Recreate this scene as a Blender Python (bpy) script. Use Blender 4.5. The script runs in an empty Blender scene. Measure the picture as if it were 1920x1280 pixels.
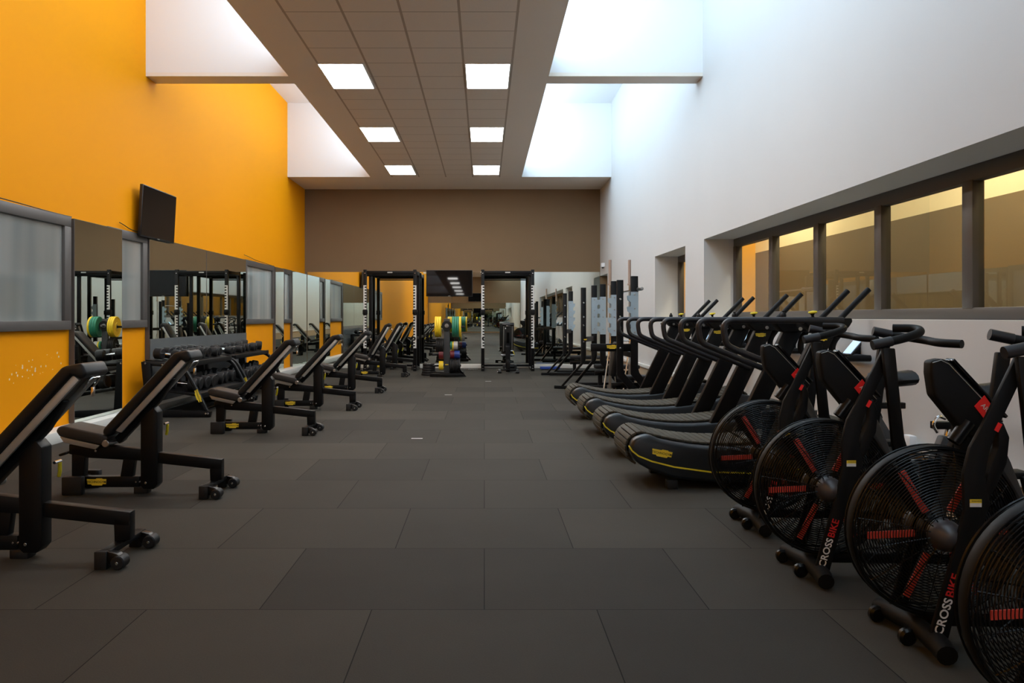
import bpy, bmesh, math, random
from mathutils import Vector, Matrix
random.seed(7)
PI = math.pi
SC = bpy.context.scene
COL = SC.collection

# ------------------------------------------------------------------ camera
EYE = 1.30
cam_d = bpy.data.cameras.new('camera'); cam = bpy.data.objects.new('camera', cam_d); COL.objects.link(cam)
cam.location = (0, 0, EYE); cam.rotation_euler = (PI/2, 0, 0)
cam_d.sensor_width = 36; cam_d.lens = 1595/1920*36
cam_d.shift_x = 52/1920; cam_d.shift_y = -46/1920
cam_d.clip_start = .05; cam_d.clip_end = 200
SC.camera = cam
# ------------------------------------------------------------------ world, exposure
w = bpy.data.worlds.new('world'); SC.world = w; w.use_nodes = True
w.node_tree.nodes['Background'].inputs[0].default_value = (.8, .9, 1, 1)
w.node_tree.nodes['Background'].inputs[1].default_value = .6
SC.view_settings.view_transform = 'Standard'; SC.view_settings.look = 'None'
SC.view_settings.exposure = 0.15; SC.view_settings.gamma = 1
SC.view_settings.use_curve_mapping = False
SC.cycles.use_denoising = True
SC.cycles.max_bounces = 14; SC.cycles.glossy_bounces = 10; SC.cycles.diffuse_bounces = 5
SC.cycles.sample_clamp_indirect = 6
DAY = 4.8      # clerestory glass, lit by daylight
LAMP = 24.0     # ceiling panels

# ------------------------------------------------------------------ materials
MATS = {}
def mat(name, col, rough=.5, metal=0, spec=.5, var=0, vscale=8, bump=0, bscale=60, emit=None, estr=0, coat=0):
    m = bpy.data.materials.new(name); m.use_nodes = True
    nt = m.node_tree; b = nt.nodes['Principled BSDF']
    b.inputs['Base Color'].default_value = (*col, 1)
    b.inputs['Roughness'].default_value = rough; b.inputs['Metallic'].default_value = metal
    b.inputs['Specular IOR Level'].default_value = spec
    if coat: b.inputs['Coat Weight'].default_value = coat
    if emit: b.inputs['Emission Color'].default_value = (*emit, 1); b.inputs['Emission Strength'].default_value = estr
    tc = nt.nodes.new('ShaderNodeTexCoord')
    if var:
        n = nt.nodes.new('ShaderNodeTexNoise'); n.inputs['Scale'].default_value = vscale; n.inputs['Detail'].default_value = 4
        nt.links.new(tc.outputs['Object'], n.inputs['Vector'])
        mx = nt.nodes.new('ShaderNodeMix'); mx.data_type = 'RGBA'
        mx.inputs[6].default_value = (*[c*(1-var) for c in col], 1); mx.inputs[7].default_value = (*[min(1, c*(1+var)) for c in col], 1)
        nt.links.new(n.outputs['Fac'], mx.inputs[0]); nt.links.new(mx.outputs[2], b.inputs['Base Color'])
    if bump:
        n2 = nt.nodes.new('ShaderNodeTexNoise'); n2.inputs['Scale'].default_value = bscale; n2.inputs['Detail'].default_value = 3
        nt.links.new(tc.outputs['Object'], n2.inputs['Vector'])
        bp = nt.nodes.new('ShaderNodeBump'); bp.inputs['Strength'].default_value = bump; bp.inputs['Distance'].default_value = .005
        nt.links.new(n2.outputs['Fac'], bp.inputs['Height']); nt.links.new(bp.outputs['Normal'], b.inputs['Normal'])
    MATS[name] = m
    return m
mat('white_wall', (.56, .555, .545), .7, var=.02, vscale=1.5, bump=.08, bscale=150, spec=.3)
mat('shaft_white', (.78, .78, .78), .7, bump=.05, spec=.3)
mat('brown_wall', (.215, .142, .078), .65, var=.04, vscale=2, bump=.08, bscale=150, spec=.3)
mat('ceiling_plain', (.80, .73, .65), .8, var=.02, vscale=3, spec=.2)
mat('black_frame', (.005, .005, .0055), .42, var=.15, vscale=20, spec=.16)
mat('black_matte', (.007, .007, .0075), .55, var=.15, vscale=30, spec=.16)
mat('black_gloss', (.004, .004, .0045), .3, spec=.3)
mat('rubber', (.010, .010, .011), .55, var=.2, vscale=40, bump=.15, bscale=200, spec=.3)
mat('leather', (.008, .008, .009), .45, var=.12, vscale=25, bump=.1, bscale=300, spec=.35)
mat('seat_brown', (.018, .0155, .0145), .5, var=.12, vscale=25, bump=.1, bscale=300, spec=.4)
mat('leather_grey', (.055, .06, .062), .55, var=.1, bump=.1)
mat('silver', (.42, .42, .40), .42, metal=.6, var=.04, vscale=15)
mat('chrome', (.72, .72, .73), .18, metal=1)
mat('steel', (.38, .38, .38), .32, metal=1, var=.1, vscale=30)
mat('copper', (.40, .30, .25), .45, metal=.4)
mat('plate_blue', (.36, .46, .53), .5, metal=.1)
mat('strip_white', (.62, .63, .62), .5)
mat('mill_shell', (.009, .012, .016), .36, var=.1, vscale=6, spec=.5)
mat('mill_belt', (.050, .045, .033), .7, var=.3, vscale=12, bump=.2, bscale=80, spec=.3)
mat('mill_rail', (.010, .010, .014), .4, spec=.5)
mat('yellow', (.75, .62, .02), .5)
mat('plate_yellow', (.85, .60, .02), .5)
mat('plate_green', (.02, .20, .12), .5)
mat('plate_blue_rubber', (.012, .04, .24), .5)
mat('plate_red', (.14, .010, .014), .5)
mat('plate_white', (.5, .5, .5), .5)
mat('label_yellow', (.80, .58, .03), .5)
mat('red', (.62, .02, .02), .45)
mat('red_blade', (.72, .07, .045), .5)
mat('bright_red', (.9, .02, .02), .4)
mat('white_paint', (.8, .8, .8), .5)
mat('window_frame', (.055, .047, .042), .45, var=.05, vscale=10)
mat('window_frame_grey', (.08, .072, .067), .45, var=.05, vscale=10)
mat('plinth', (.66, .66, .63), .5, var=.03)
mat('tan_board', (.42, .33, .23), .6, var=.05)
mat('screen_black', (.004, .004, .005), .025, spec=.35)
mat('bezel', (.01, .01, .011), .35)
mat('blue_mat', (.01, .05, .30), .6)
mat('plug_black', (.01, .01, .01), .4)
mat('tablet', (.3, .45, .5), .15, emit=(.45, .62, .85), estr=.75)
mat('dark_body', (.035, .037, .04), .5, var=.1)
mat('grey_film', (.12, .13, .135), .12, var=.12, vscale=3)
mat('orange_plain', (.80, .42, .07), .6, var=.02, spec=.1)
mat('cream', (.92, .82, .58), .6)
mat('grey_brown', (.15, .12, .085), .6)
mat('hub_cap', (.05, .048, .055), .35, spec=.6)

def emissive(name, col, s):
    m = bpy.data.materials.new(name); m.use_nodes = True
    nt = m.node_tree; nt.nodes.clear()
    e = nt.nodes.new('ShaderNodeEmission'); e.inputs[0].default_value = (*col, 1); e.inputs[1].default_value = s
    o = nt.nodes.new('ShaderNodeOutputMaterial'); nt.links.new(e.outputs[0], o.inputs[0]); MATS[name] = m
emissive('daylight_glass', (.72, .86, 1.0), DAY)
emissive('daylight_glass_right', (.64, .83, 1.0), DAY*1.5)
emissive('lamp_diffuser', (1.0, .97, .93), LAMP)
emissive('corridor_fill_glow', (1.0, .84, .58), 75.0)  # glow of the lamps added beyond the right windows

def mirror_mat():
    m = bpy.data.materials.new('mirror'); m.use_nodes = True; nt = m.node_tree; nt.nodes.clear()
    g = nt.nodes.new('ShaderNodeBsdfGlossy'); g.inputs['Color'].default_value = (.76, .81, .76, 1); g.inputs['Roughness'].default_value = 0.0
    o = nt.nodes.new('ShaderNodeOutputMaterial'); nt.links.new(g.outputs[0], o.inputs[0]); MATS['mirror'] = m
mirror_mat()
def glass_mat(name, refl, tint, gloss=(.9, .92, .9), rough=0):
    m = bpy.data.materials.new(name); m.use_nodes = True; nt = m.node_tree; nt.nodes.clear()
    g = nt.nodes.new('ShaderNodeBsdfGlossy'); g.inputs['Color'].default_value = (*gloss, 1); g.inputs['Roughness'].default_value = rough
    t = nt.nodes.new('ShaderNodeBsdfTransparent'); t.inputs[0].default_value = (*tint, 1)
    x = nt.nodes.new('ShaderNodeMixShader'); f = nt.nodes.new('ShaderNodeFresnel'); f.inputs[0].default_value = 1.5
    a = nt.nodes.new('ShaderNodeMath'); a.operation = 'ADD'; a.inputs[1].default_value = refl; a.use_clamp = True
    ge = nt.nodes.new('ShaderNodeNewGeometry'); fm = nt.nodes.new('ShaderNodeMath'); fm.operation = 'SUBTRACT'; fm.inputs[0].default_value = 1
    nt.links.new(ge.outputs['Backfacing'], fm.inputs[1]); mu = nt.nodes.new('ShaderNodeMath'); mu.operation = 'MULTIPLY'
    nt.links.new(f.outputs[0], a.inputs[0]); nt.links.new(a.outputs[0], mu.inputs[0]); nt.links.new(fm.outputs[0], mu.inputs[1]); nt.links.new(mu.outputs[0], x.inputs[0])
    nt.links.new(t.outputs[0], x.inputs[1]); nt.links.new(g.outputs[0], x.inputs[2])
    o = nt.nodes.new('ShaderNodeOutputMaterial'); nt.links.new(x.outputs[0], o.inputs[0]); MATS[name] = m
glass_mat('window_glass', .02, (.92, .94, .90))
def frosted_mat():
    m = bpy.data.materials.new('frosted_glass'); m.use_nodes = True; nt = m.node_tree; nt.nodes.clear()
    g = nt.nodes.new('ShaderNodeBsdfGlossy'); g.inputs['Color'].default_value = (.8, .84, .84, 1); g.inputs['Roughness'].default_value = .07
    d = nt.nodes.new('ShaderNodeBsdfDiffuse')
    tc = nt.nodes.new('ShaderNodeTexCoord'); mp = nt.nodes.new('ShaderNodeMapping'); mp.inputs['Scale'].default_value = (1, 2.2, .15)
    n = nt.nodes.new('ShaderNodeTexNoise'); n.inputs['Scale'].default_value = 1.6; n.inputs['Detail'].default_value = 1
    r = nt.nodes.new('ShaderNodeValToRGB'); r.color_ramp.elements[0].position = .35; r.color_ramp.elements[0].color = (.22, .25, .25, 1)
    r.color_ramp.elements[1].position = .7; r.color_ramp.elements[1].color = (.36, .36, .34, 1)
    nt.links.new(tc.outputs['Object'], mp.inputs[0]); nt.links.new(mp.outputs[0], n.inputs[0]); nt.links.new(n.outputs['Fac'], r.inputs[0]); nt.links.new(r.outputs[0], d.inputs[0])
    x = nt.nodes.new('ShaderNodeMixShader'); x.inputs[0].default_value = .35
    nt.links.new(d.outputs[0], x.inputs[1]); nt.links.new(g.outputs[0], x.inputs[2])
    o = nt.nodes.new('ShaderNodeOutputMaterial'); nt.links.new(x.outputs[0], o.inputs[0]); MATS['frosted_glass'] = m
frosted_mat()

def N(nt, t, **kw):
    n = nt.nodes.new(t)
    for k, v in kw.items(): setattr(n, k, v)
    return n
def math_node(nt, op, a, b=None, c=None):
    n = N(nt, 'ShaderNodeMath', operation=op)
    for i, v in enumerate((a, b, c)):
        if v is None: continue
        if isinstance(v, (int, float)): n.inputs[i].default_value = v
        else: nt.links.new(v, n.inputs[i])
    return n.outputs[0]
def orange_mat():
    m = mat('orange_wall', (.82, .31, .004), .6, var=.015, vscale=1.0, bump=.06, bscale=150, spec=.05)
    nt = m.node_tree; b = nt.nodes['Principled BSDF']
    base = b.inputs['Base Color'].links[0].from_socket
    tc = N(nt, 'ShaderNodeTexCoord'); sp = N(nt, 'ShaderNodeSeparateXYZ'); nt.links.new(tc.outputs['Object'], sp.inputs[0])
    # chipped paint where the bench backs have knocked the wall
    vo = N(nt, 'ShaderNodeTexVoronoi'); vo.inputs['Scale'].default_value = 16; nt.links.new(tc.outputs['Object'], vo.inputs['Vector'])
    ns = N(nt, 'ShaderNodeTexNoise'); ns.inputs['Scale'].default_value = 30; nt.links.new(tc.outputs['Object'], ns.inputs['Vector'])
    chip = math_node(nt, 'LESS_THAN', math_node(nt, 'ADD', vo.outputs['Distance'], math_node(nt, 'MULTIPLY', ns.outputs['Fac'], .35)), .36)
    iny = math_node(nt, 'COMPARE', sp.outputs['Y'], 8.75, .52)
    inz = math_node(nt, 'COMPARE', sp.outputs['Z'], math_node(nt, 'MULTIPLY_ADD', sp.outputs['Y'], .12, -.26), .09)
    k = math_node(nt, 'MULTIPLY', chip, math_node(nt, 'MULTIPLY', iny, inz))
    mx = N(nt, 'ShaderNodeMix', data_type='RGBA'); nt.links.new(base, mx.inputs[6]); mx.inputs[7].default_value = (.75, .6, .42, 1)
    nt.links.new(k, mx.inputs[0]); nt.links.new(mx.outputs[2], b.inputs['Base Color'])
orange_mat()
def floor_mat():
    m = bpy.data.materials.new('rubber_floor'); m.use_nodes = True; nt = m.node_tree; b = nt.nodes['Principled BSDF']
    tc = N(nt, 'ShaderNodeTexCoord'); mp = N(nt, 'ShaderNodeMapping'); mp.inputs['Location'].default_value = (0, -4.78+40, 0)
    nt.links.new(tc.outputs['Object'], mp.inputs[0])
    br = N(nt, 'ShaderNodeTexBrick'); br.inputs['Scale'].default_value = 1; br.inputs['Brick Width'].default_value = 1; br.inputs['Row Height'].default_value = 1
    br.inputs['Mortar Size'].default_value = .0028; br.inputs['Mortar Smooth'].default_value = .3; br.offset = .5; br.offset_frequency = 2
    br.inputs['Color1'].default_value = (.038, .036, .032, 1); br.inputs['Color2'].default_value = (.058, .054, .046, 1); br.inputs['Mortar'].default_value = (.006, .0055, .005, 1)
    nt.links.new(mp.outputs[0], br.inputs['Vector'])
    n = N(nt, 'ShaderNodeTexNoise'); n.inputs['Scale'].default_value = 1.1; n.inputs['Detail'].default_value = 4; nt.links.new(tc.outputs['Object'], n.inputs['Vector'])
    n2 = N(nt, 'ShaderNodeTexNoise'); n2.inputs['Scale'].default_value = 160; n2.inputs['Detail'].default_value = 2; nt.links.new(tc.outputs['Object'], n2.inputs['Vector'])
    f = math_node(nt, 'ADD', math_node(nt, 'MULTIPLY', n.outputs['Fac'], .35), math_node(nt, 'MULTIPLY_ADD', n2.outputs['Fac'], .35, .65))
    mx = N(nt, 'ShaderNodeMix', data_type='RGBA', blend_type='MULTIPLY'); mx.inputs[0].default_value = 1
    nt.links.new(br.outputs['Color'], mx.inputs[6]); nt.links.new(f, mx.inputs[7]); nt.links.new(mx.outputs[2], b.inputs['Base Color'])
    b.inputs['Roughness'].default_value = .72; b.inputs['Specular IOR Level'].default_value = .08
    bp = N(nt, 'ShaderNodeBump'); bp.inputs['Strength'].default_value = .25; bp.inputs['Distance'].default_value = .003
    nt.links.new(math_node(nt, 'ADD', n2.outputs['Fac'], math_node(nt, 'MULTIPLY', br.outputs['Fac'], -2.0)), bp.inputs['Height']); nt.links.new(bp.outputs['Normal'], b.inputs['Normal'])
    MATS['rubber_floor'] = m
floor_mat()
def tile_ceiling_mat():
    m = bpy.data.materials.new('tile_ceiling'); m.use_nodes = True; nt = m.node_tree; b = nt.nodes['Principled BSDF']
    tc = N(nt, 'ShaderNodeTexCoord'); sp = N(nt, 'ShaderNodeSeparateXYZ'); nt.links.new(tc.outputs['Object'], sp.inputs[0])
    x, y = sp.outputs['X'], sp.outputs['Y']
    u = math_node(nt, 'FRACT', math_node(nt, 'DIVIDE', math_node(nt, 'ADD', x, 2.15+62.7), .627))
    v = math_node(nt, 'FRACT', math_node(nt, 'DIVIDE', math_node(nt, 'ADD', y, -10.96+61.33), .6133))
    du = math_node(nt, 'MULTIPLY', math_node(nt, 'SUBTRACT', .5, math_node(nt, 'ABSOLUTE', math_node(nt, 'SUBTRACT', u, .5))), .627)
    dv = math_node(nt, 'MULTIPLY', math_node(nt, 'SUBTRACT', .5, math_node(nt, 'ABSOLUTE', math_node(nt, 'SUBTRACT', v, .5))), .6133)
    ln = math_node(nt, 'MAXIMUM', math_node(nt, 'LESS_THAN', du, .014), math_node(nt, 'LESS_THAN', dv, .009))
    inside = math_node(nt, 'MULTIPLY', math_node(nt, 'GREATER_THAN', x, -2.17), math_node(nt, 'LESS_THAN', x, .375))
    k = math_node(nt, 'MULTIPLY', ln, inside)
    n = N(nt, 'ShaderNodeTexNoise'); n.inputs['Scale'].default_value = 90; nt.links.new(tc.outputs['Object'], n.inputs['Vector'])
    tr = N(nt, 'ShaderNodeMix', data_type='RGBA'); tr.inputs[6].default_value = (.76, .69, .61, 1); tr.inputs[7].default_value = (.84, .76, .68, 1); nt.links.new(n.outputs['Fac'], tr.inputs[0])
    pl = N(nt, 'ShaderNodeMix', data_type='RGBA'); pl.inputs[6].default_value = (.80, .73, .65, 1); nt.links.new(tr.outputs[2], pl.inputs[7]); nt.links.new(inside, pl.inputs[0])
    mx = N(nt, 'ShaderNodeMix', data_type='RGBA'); nt.links.new(pl.outputs[2], mx.inputs[6]); mx.inputs[7].default_value = (.46, .38, .31, 1)
    nt.links.new(k, mx.inputs[0]); nt.links.new(mx.outputs[2], b.inputs['Base Color']); b.inputs['Roughness'].default_value = .85
    b.inputs['Specular IOR Level'].default_value = .2
    MATS['tile_ceiling'] = m
tile_ceiling_mat()

# ------------------------------------------------------------------ mesh helpers
class MB:
    def __init__(s): s.bm = bmesh.new(); s.mi = 0
    def _tag(s, faces):
        for f in faces: f.material_index = s.mi
    def box(s, x0, x1, y0, y1, z0, z1, bev=0, rot=None, piv=None, seg=2):
        b = bmesh.new()
        vs = [b.verts.new((x, y, z)) for x in (x0, x1) for y in (y0, y1) for z in (z0, z1)]
        for q in ((0, 1, 3, 2), (4, 6, 7, 5), (0, 4, 5, 1), (2, 3, 7, 6), (0, 2, 6, 4), (1, 5, 7, 3)): b.faces.new([vs[i] for i in q])
        return s._merge(b, bev, rot, piv, seg)
    def _merge(s, b, bev=0, rot=None, piv=None, seg=2):
        bmesh.ops.recalc_face_normals(b, faces=b.faces)
        if bev: bmesh.ops.bevel(b, geom=list(b.edges), offset=bev, segments=seg, affect='EDGES', profile=.5, clamp_overlap=True)
        if rot is not None:
            p = Vector(piv or (0, 0, 0)); bmesh.ops.transform(b, matrix=Matrix.Translation(p) @ rot.to_4x4() @ Matrix.Translation(-p), verts=b.verts)
        mp = {v: s.bm.verts.new(v.co) for v in b.verts}
        for f in b.faces:
            nf = s.bm.faces.new([mp[v] for v in f.verts]); nf.material_index = s.mi
        b.free(); return s
    def prism(s, pts, y0, y1, bev=0, axis='y', seg=2):
        """pts are (x, z) for axis y; (y, z) for axis x; (x, y) for axis z"""
        b = bmesh.new()
        def P(a, c, t): return (a, t, c) if axis == 'y' else (t, a, c) if axis == 'x' else (a, c, t)
        A = [b.verts.new(P(a, c, y0)) for a, c in pts]; B = [b.verts.new(P(a, c, y1)) for a, c in pts]
        n = len(pts); fa = b.faces.new(A); fb = b.faces.new(B[::-1])
        for i in range(n): b.faces.new((A[i], B[i], B[(i+1) % n], A[(i+1) % n]))
        return s._merge(b, bev, seg=seg)
    def bar(s, p0, p1, w_, h_, up=(0, 0, 1), bev=0):
        p0, p1 = Vector(p0), Vector(p1); d = (p1-p0); L = d.length; d.normalize()
        side = d.cross(Vector(up))
        if side.length < 1e-4: side = d.cross(Vector((0, 1, 0)))
        side.normalize(); u = side.cross(d)
        b = bmesh.new(); vs = []
        for t in (0, L):
            for a in (-w_/2, w_/2):
                for c in (-h_/2, h_/2): vs.append(b.verts.new(p0+d*t+side*a+u*c))
        for q in ((0, 1, 3, 2), (4, 6, 7, 5), (0, 4, 5, 1), (2, 3, 7, 6), (0, 2, 6, 4), (1, 5, 7, 3)): b.faces.new([vs[i] for i in q])
        return s._merge(b, bev)
    def tube(s, pts, r, seg=10, bend=0, bseg=6, closed=False, cap=True, rad=None):
        pts = [Vector(p) for p in pts]
        if bend:
            out = []; n = len(pts)
            for i, p in enumerate(pts):
                if not closed and i in (0, n-1): out.append(p); continue
                a = pts[i-1]; c = pts[(i+1) % n]; da = (a-p); dc = (c-p)
                k = min(bend, da.length*.49, dc.length*.49)
                q0 = p+da.normalized()*k; q1 = p+dc.normalized()*k
                for j in range(bseg+1):
                    t = j/bseg; out.append(q0*(1-t)**2+p*2*t*(1-t)+q1*t*t)
            pts = out
        n = len(pts); rings = []; up = None
        for i, p in enumerate(pts):
            if closed: d = (pts[(i+1) % n]-pts[i-1])
            else: d = (pts[min(i+1, n-1)]-pts[max(i-1, 0)])
            if d.length < 1e-7: d = Vector((0, 0, 1))
            d.normalize()
            if up is None:
                up = Vector((0, 0, 1)) if abs(d.z) < .9 else Vector((0, 1, 0))
            side = d.cross(up)
            if side.length < 1e-5: side = d.orthogonal()
            side.normalize(); up = side.cross(d).normalized()
            rr = rad[i] if rad else r
            rings.append([s.bm.verts.new(p+(side*math.cos(2*PI*k/seg)+up*math.sin(2*PI*k/seg))*rr) for k in range(seg)])
        for i in range(n if closed else n-1):
            A, B = rings[i], rings[(i+1) % n]
            for k in range(seg):
                f = s.bm.faces.new((A[k], A[(k+1) % seg], B[(k+1) % seg], B[k])); f.material_index = s.mi
        if cap and not closed:
            f = s.bm.faces.new(rings[0][::-1]); f.material_index = s.mi
            f = s.bm.faces.new(rings[-1]); f.material_index = s.mi
        return s
    def lathe(s, prof, o, d, seg=24):
        """prof: (r, t) along direction d from o"""
        o = Vector(o); d = Vector(d).normalized(); a = d.orthogonal().normalized(); b = d.cross(a)
        rings = []
        for r, t in prof:
            if r < 1e-6: rings.append([s.bm.verts.new(o+d*t)])
            else: rings.append([s.bm.verts.new(o+d*t+(a*math.cos(2*PI*k/seg)+b*math.sin(2*PI*k/seg))*r) for k in range(seg)])
        for A, B in zip(rings, rings[1:]):
            for k in range(seg):
                k2 = (k+1) % seg
                if len(A) == 1 and len(B) == 1: continue
                if len(A) == 1: q = (A[0], B[k2], B[k])
                elif len(B) == 1: q = (A[k], A[k2], B[0])
                else: q = (A[k], A[k2], B[k2], B[k])
                f = s.bm.faces.new(q); f.material_index = s.mi
        return s
    def disc(s, o, d, r, t, seg=24, ch=.15):
        c = min(r, t)*ch
        return s.lathe([(0, 0), (r-c, 0), (r, c), (r, t-c), (r-c, t), (0, t)], o, d, seg)
    def text(s, body, size, M, extrude=.0008, bold=0, ax='CENTER'):
        cu = bpy.data.curves.new('t', 'FONT'); cu.body = body; cu.size = size; cu.align_x = ax; cu.align_y = 'CENTER'; cu.extrude = extrude; cu.offset = bold
        cu.resolution_u = 3
        ob = bpy.data.objects.new('t', cu); me = bpy.data.meshes.new_from_object(ob)
        me.transform(M); b = bmesh.new(); b.from_mesh(me)
        mp = {v: s.bm.verts.new(v.co) for v in b.verts}
        for f in b.faces:
            try: nf = s.bm.faces.new([mp[v] for v in f.verts]); nf.material_index = s.mi
            except ValueError: pass
        b.free(); bpy.data.objects.remove(ob); bpy.data.curves.remove(cu); bpy.data.meshes.remove(me)
        return s
    def m(s, i): s.mi = i; return s
    def build(s, name, mats, parent=None, smooth=True, loc=None, recalc=True):
        if recalc: bmesh.ops.recalc_face_normals(s.bm, faces=s.bm.faces)
        me = bpy.data.meshes.new(name); s.bm.to_mesh(me); s.bm.free()
        for q in ([mats] if isinstance(mats, str) else mats): me.materials.append(MATS[q])
        if smooth:
            me.polygons.foreach_set('use_smooth', [True]*len(me.polygons)); me.set_sharp_from_angle(angle=math.radians(35))
        o = bpy.data.objects.new(name, me); COL.objects.link(o)
        if parent: o.parent = parent
        if loc: o.location = loc
        return o
def tag(o, label, cat, group=None, kind=None):
    o['label'] = label; o['category'] = cat
    if group: o['group'] = group
    if kind: o['kind'] = kind
    return o
def thing(name, label, cat, loc=(0, 0, 0), rz=0, group=None):
    o = bpy.data.objects.new(name, None); o.empty_display_size = .1; COL.objects.link(o); o.location = loc; o.rotation_euler = (0, 0, rz)
    return tag(o, label, cat, group)
def struct(name, mb, mats, parent=None, **k):
    o = mb.build(name, mats, parent, **k)
    if not parent: o['kind'] = 'structure'
    return o
def copy_tree(o, parent=None):
    c = o.copy(); COL.objects.link(c)
    if parent: c.parent = parent
    for ch in [x for x in o.children]: copy_tree(ch, c)
    return c
def dup(o, loc, rz=None, label=None, group=None):
    c = copy_tree(o); c.location = loc
    if rz is not None: c.rotation_euler = (0, 0, rz)
    if label: c['label'] = label
    if group: c['group'] = group
    return c
RX = Matrix.Rotation(PI/2, 4, 'X')
def Ry(a): return Matrix.Rotation(a, 3, 'Y')
def face_cam(x, y, z, ang=0):   # a matrix that stands lettering upright, reading along +x, facing -y
    return Matrix.Translation((x, y, z)) @ Matrix.Rotation(-ang, 4, 'Y') @ RX

# ------------------------------------------------------------------ the room
XL, XR, YB, YR = -4.60, 2.97, 21.80, -26.0
ZC, ZT = 4.57, 6.30
IL, IR = -2.66, .875          # edges of the lowered central ceiling
YS = 19.90                    # end of the light shafts
REC_B, REC_T = 1.28, 2.35
struct('floor', MB().box(XL-.3, 7.0, YR-.3, YB+.3, -.12, 0), 'rubber_floor', smooth=False)
struct('wall_left', MB().box(XL-.3, XL, YR, YB+.3, 0, ZT), 'orange_wall', smooth=False)
struct('wall_back', MB().box(XL, XR+.6, YB, YB+.3, 0, ZT), 'brown_wall', smooth=False)
struct('wall_rear', MB().box(XL, XR+.6, YR-.3, YR, 0, ZT), 'brown_wall', smooth=False)
wr = MB()
wr.box(XR, XR+.48, YR, YB, 0, REC_B).box(XR, XR+.48, YR, YB, REC_T, ZT)
for a, b in ((11.5, 12.57), (14.8, 20.5), (YR, -2.0)): wr.box(XR, XR+.48, a, b, REC_B, REC_T)
struct('wall_right', wr, 'white_wall', smooth=False)
# lowered ceiling, end ceiling, cross beams and the tops of the light shafts
struct('ceiling', MB().box(IL, IR, YR, YS, ZC, ZC+.05), 'tile_ceiling', smooth=False)
struct('ceiling_end', MB().box(XL, XR, YS, YB, ZC, ZC+.25), 'ceiling_plain', smooth=False)
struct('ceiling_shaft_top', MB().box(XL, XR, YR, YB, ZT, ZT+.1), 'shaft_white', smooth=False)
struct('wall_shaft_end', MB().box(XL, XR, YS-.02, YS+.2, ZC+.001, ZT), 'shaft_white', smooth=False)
beams = [11.56-8.15*i for i in range(5)]
for i, yb in enumerate(beams):
    for j, (a, b) in enumerate(((XL, IL), (IR, XR))):
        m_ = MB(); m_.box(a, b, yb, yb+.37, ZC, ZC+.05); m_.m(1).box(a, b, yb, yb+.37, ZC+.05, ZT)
        struct('trim_%d' % (i*2+j+1), m_, ['ceiling_plain', 'shaft_white'], smooth=False)
# clerestory glazing above the lowered ceiling: daylight falls across each shaft on to its outer wall
wn = 10
for j, (x, s) in enumerate(((IL, -1), (IR, 1))):
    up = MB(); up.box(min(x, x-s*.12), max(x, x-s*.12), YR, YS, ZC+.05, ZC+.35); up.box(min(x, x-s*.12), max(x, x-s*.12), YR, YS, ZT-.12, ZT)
    struct('trim_%d' % (20+j), up, 'shaft_white', smooth=False)
    edges = [YS-.02] + [v for b in beams for v in (b+.37, b)] + [YR]
    for k in range(0, len(edges)-1, 2):
        hi, lo = edges[k], edges[k+1]
        fr = MB(); n = 4
        for q in range(n+1):
            yy = lo+(hi-lo)*q/n; fr.box(x-s*.08-.02, x-s*.08+.02, max(lo, yy-.03), min(hi, yy+.03), ZC+.35, ZT-.12)
        f_ = struct('window_%d' % wn, fr, 'white_paint', smooth=False); wn += 1
        px = x-s*.07
        MB().box(px-.004, px+.004, lo, hi, ZC+.36, ZT-.13).build('pane', 'daylight_glass' if j == 0 else 'daylight_glass_right', f_, smooth=False)
# rooms seen through the windows on the right
struct('wall_corridor_end', MB().box(XR+.48, 7.0, 16.0, 16.2, 0, 4.6), 'orange_plain', smooth=False)
cw = MB(); cw.box(5.1, 5.3, -6, 16, 0, 2.50); cw.m(1).box(5.1, 5.3, -6, 16, 2.50, 4.6)
struct('wall_corridor_far', cw, ['grey_brown', 'cream'], smooth=False)
struct('ceiling_corridor', MB().box(XR+.48, 7.0, -6, 16.2, 4.6, 4.7), 'cream', smooth=False)
struct('wall_corridor_near', MB().box(XR+.48, 5.3, -6.2, -6, 0, 4.6), 'grey_brown', smooth=False)

# ------------------------------------------------------------------ windows on the right (recessed)
def recessed_window(n, y0, y1, mull):
    x0, x1 = 3.37, 3.45; f = MB()
    f.box(x0, x1, y0, y1, REC_B, REC_B+.085, .004); f.box(x0, x1, y0, y1, REC_T-.11, REC_T, .004)
    for y in mull: f.box(x0-.005, x1, max(y0, y-.065), min(y1, y+.065), REC_B+.08, REC_T-.10, .004)
    w_ = struct('window_%d' % n, f, 'window_frame'); w_['label'] = 'brown framed window set deep in the white wall, ' + {1: 'the long one above the treadmills', 2: 'the small middle one', 3: 'the one by the back corner'}[n]
    MB().box(x0+.035, x0+.043, y0, y1, REC_B+.08, REC_T-.105).build('pane', 'window_glass', w_, smooth=False)
recessed_window(1, -2.0, 11.5, [11.44, 10.0, 8.64, 7.28, 5.93, 4.57, 3.2, 1.84, .48, -.88, -1.95])
recessed_window(2, 12.57, 14.8, [14.74, 13.7, 12.63])
recessed_window(3, 20.5, 21.8, [21.75, 20.55])
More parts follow.
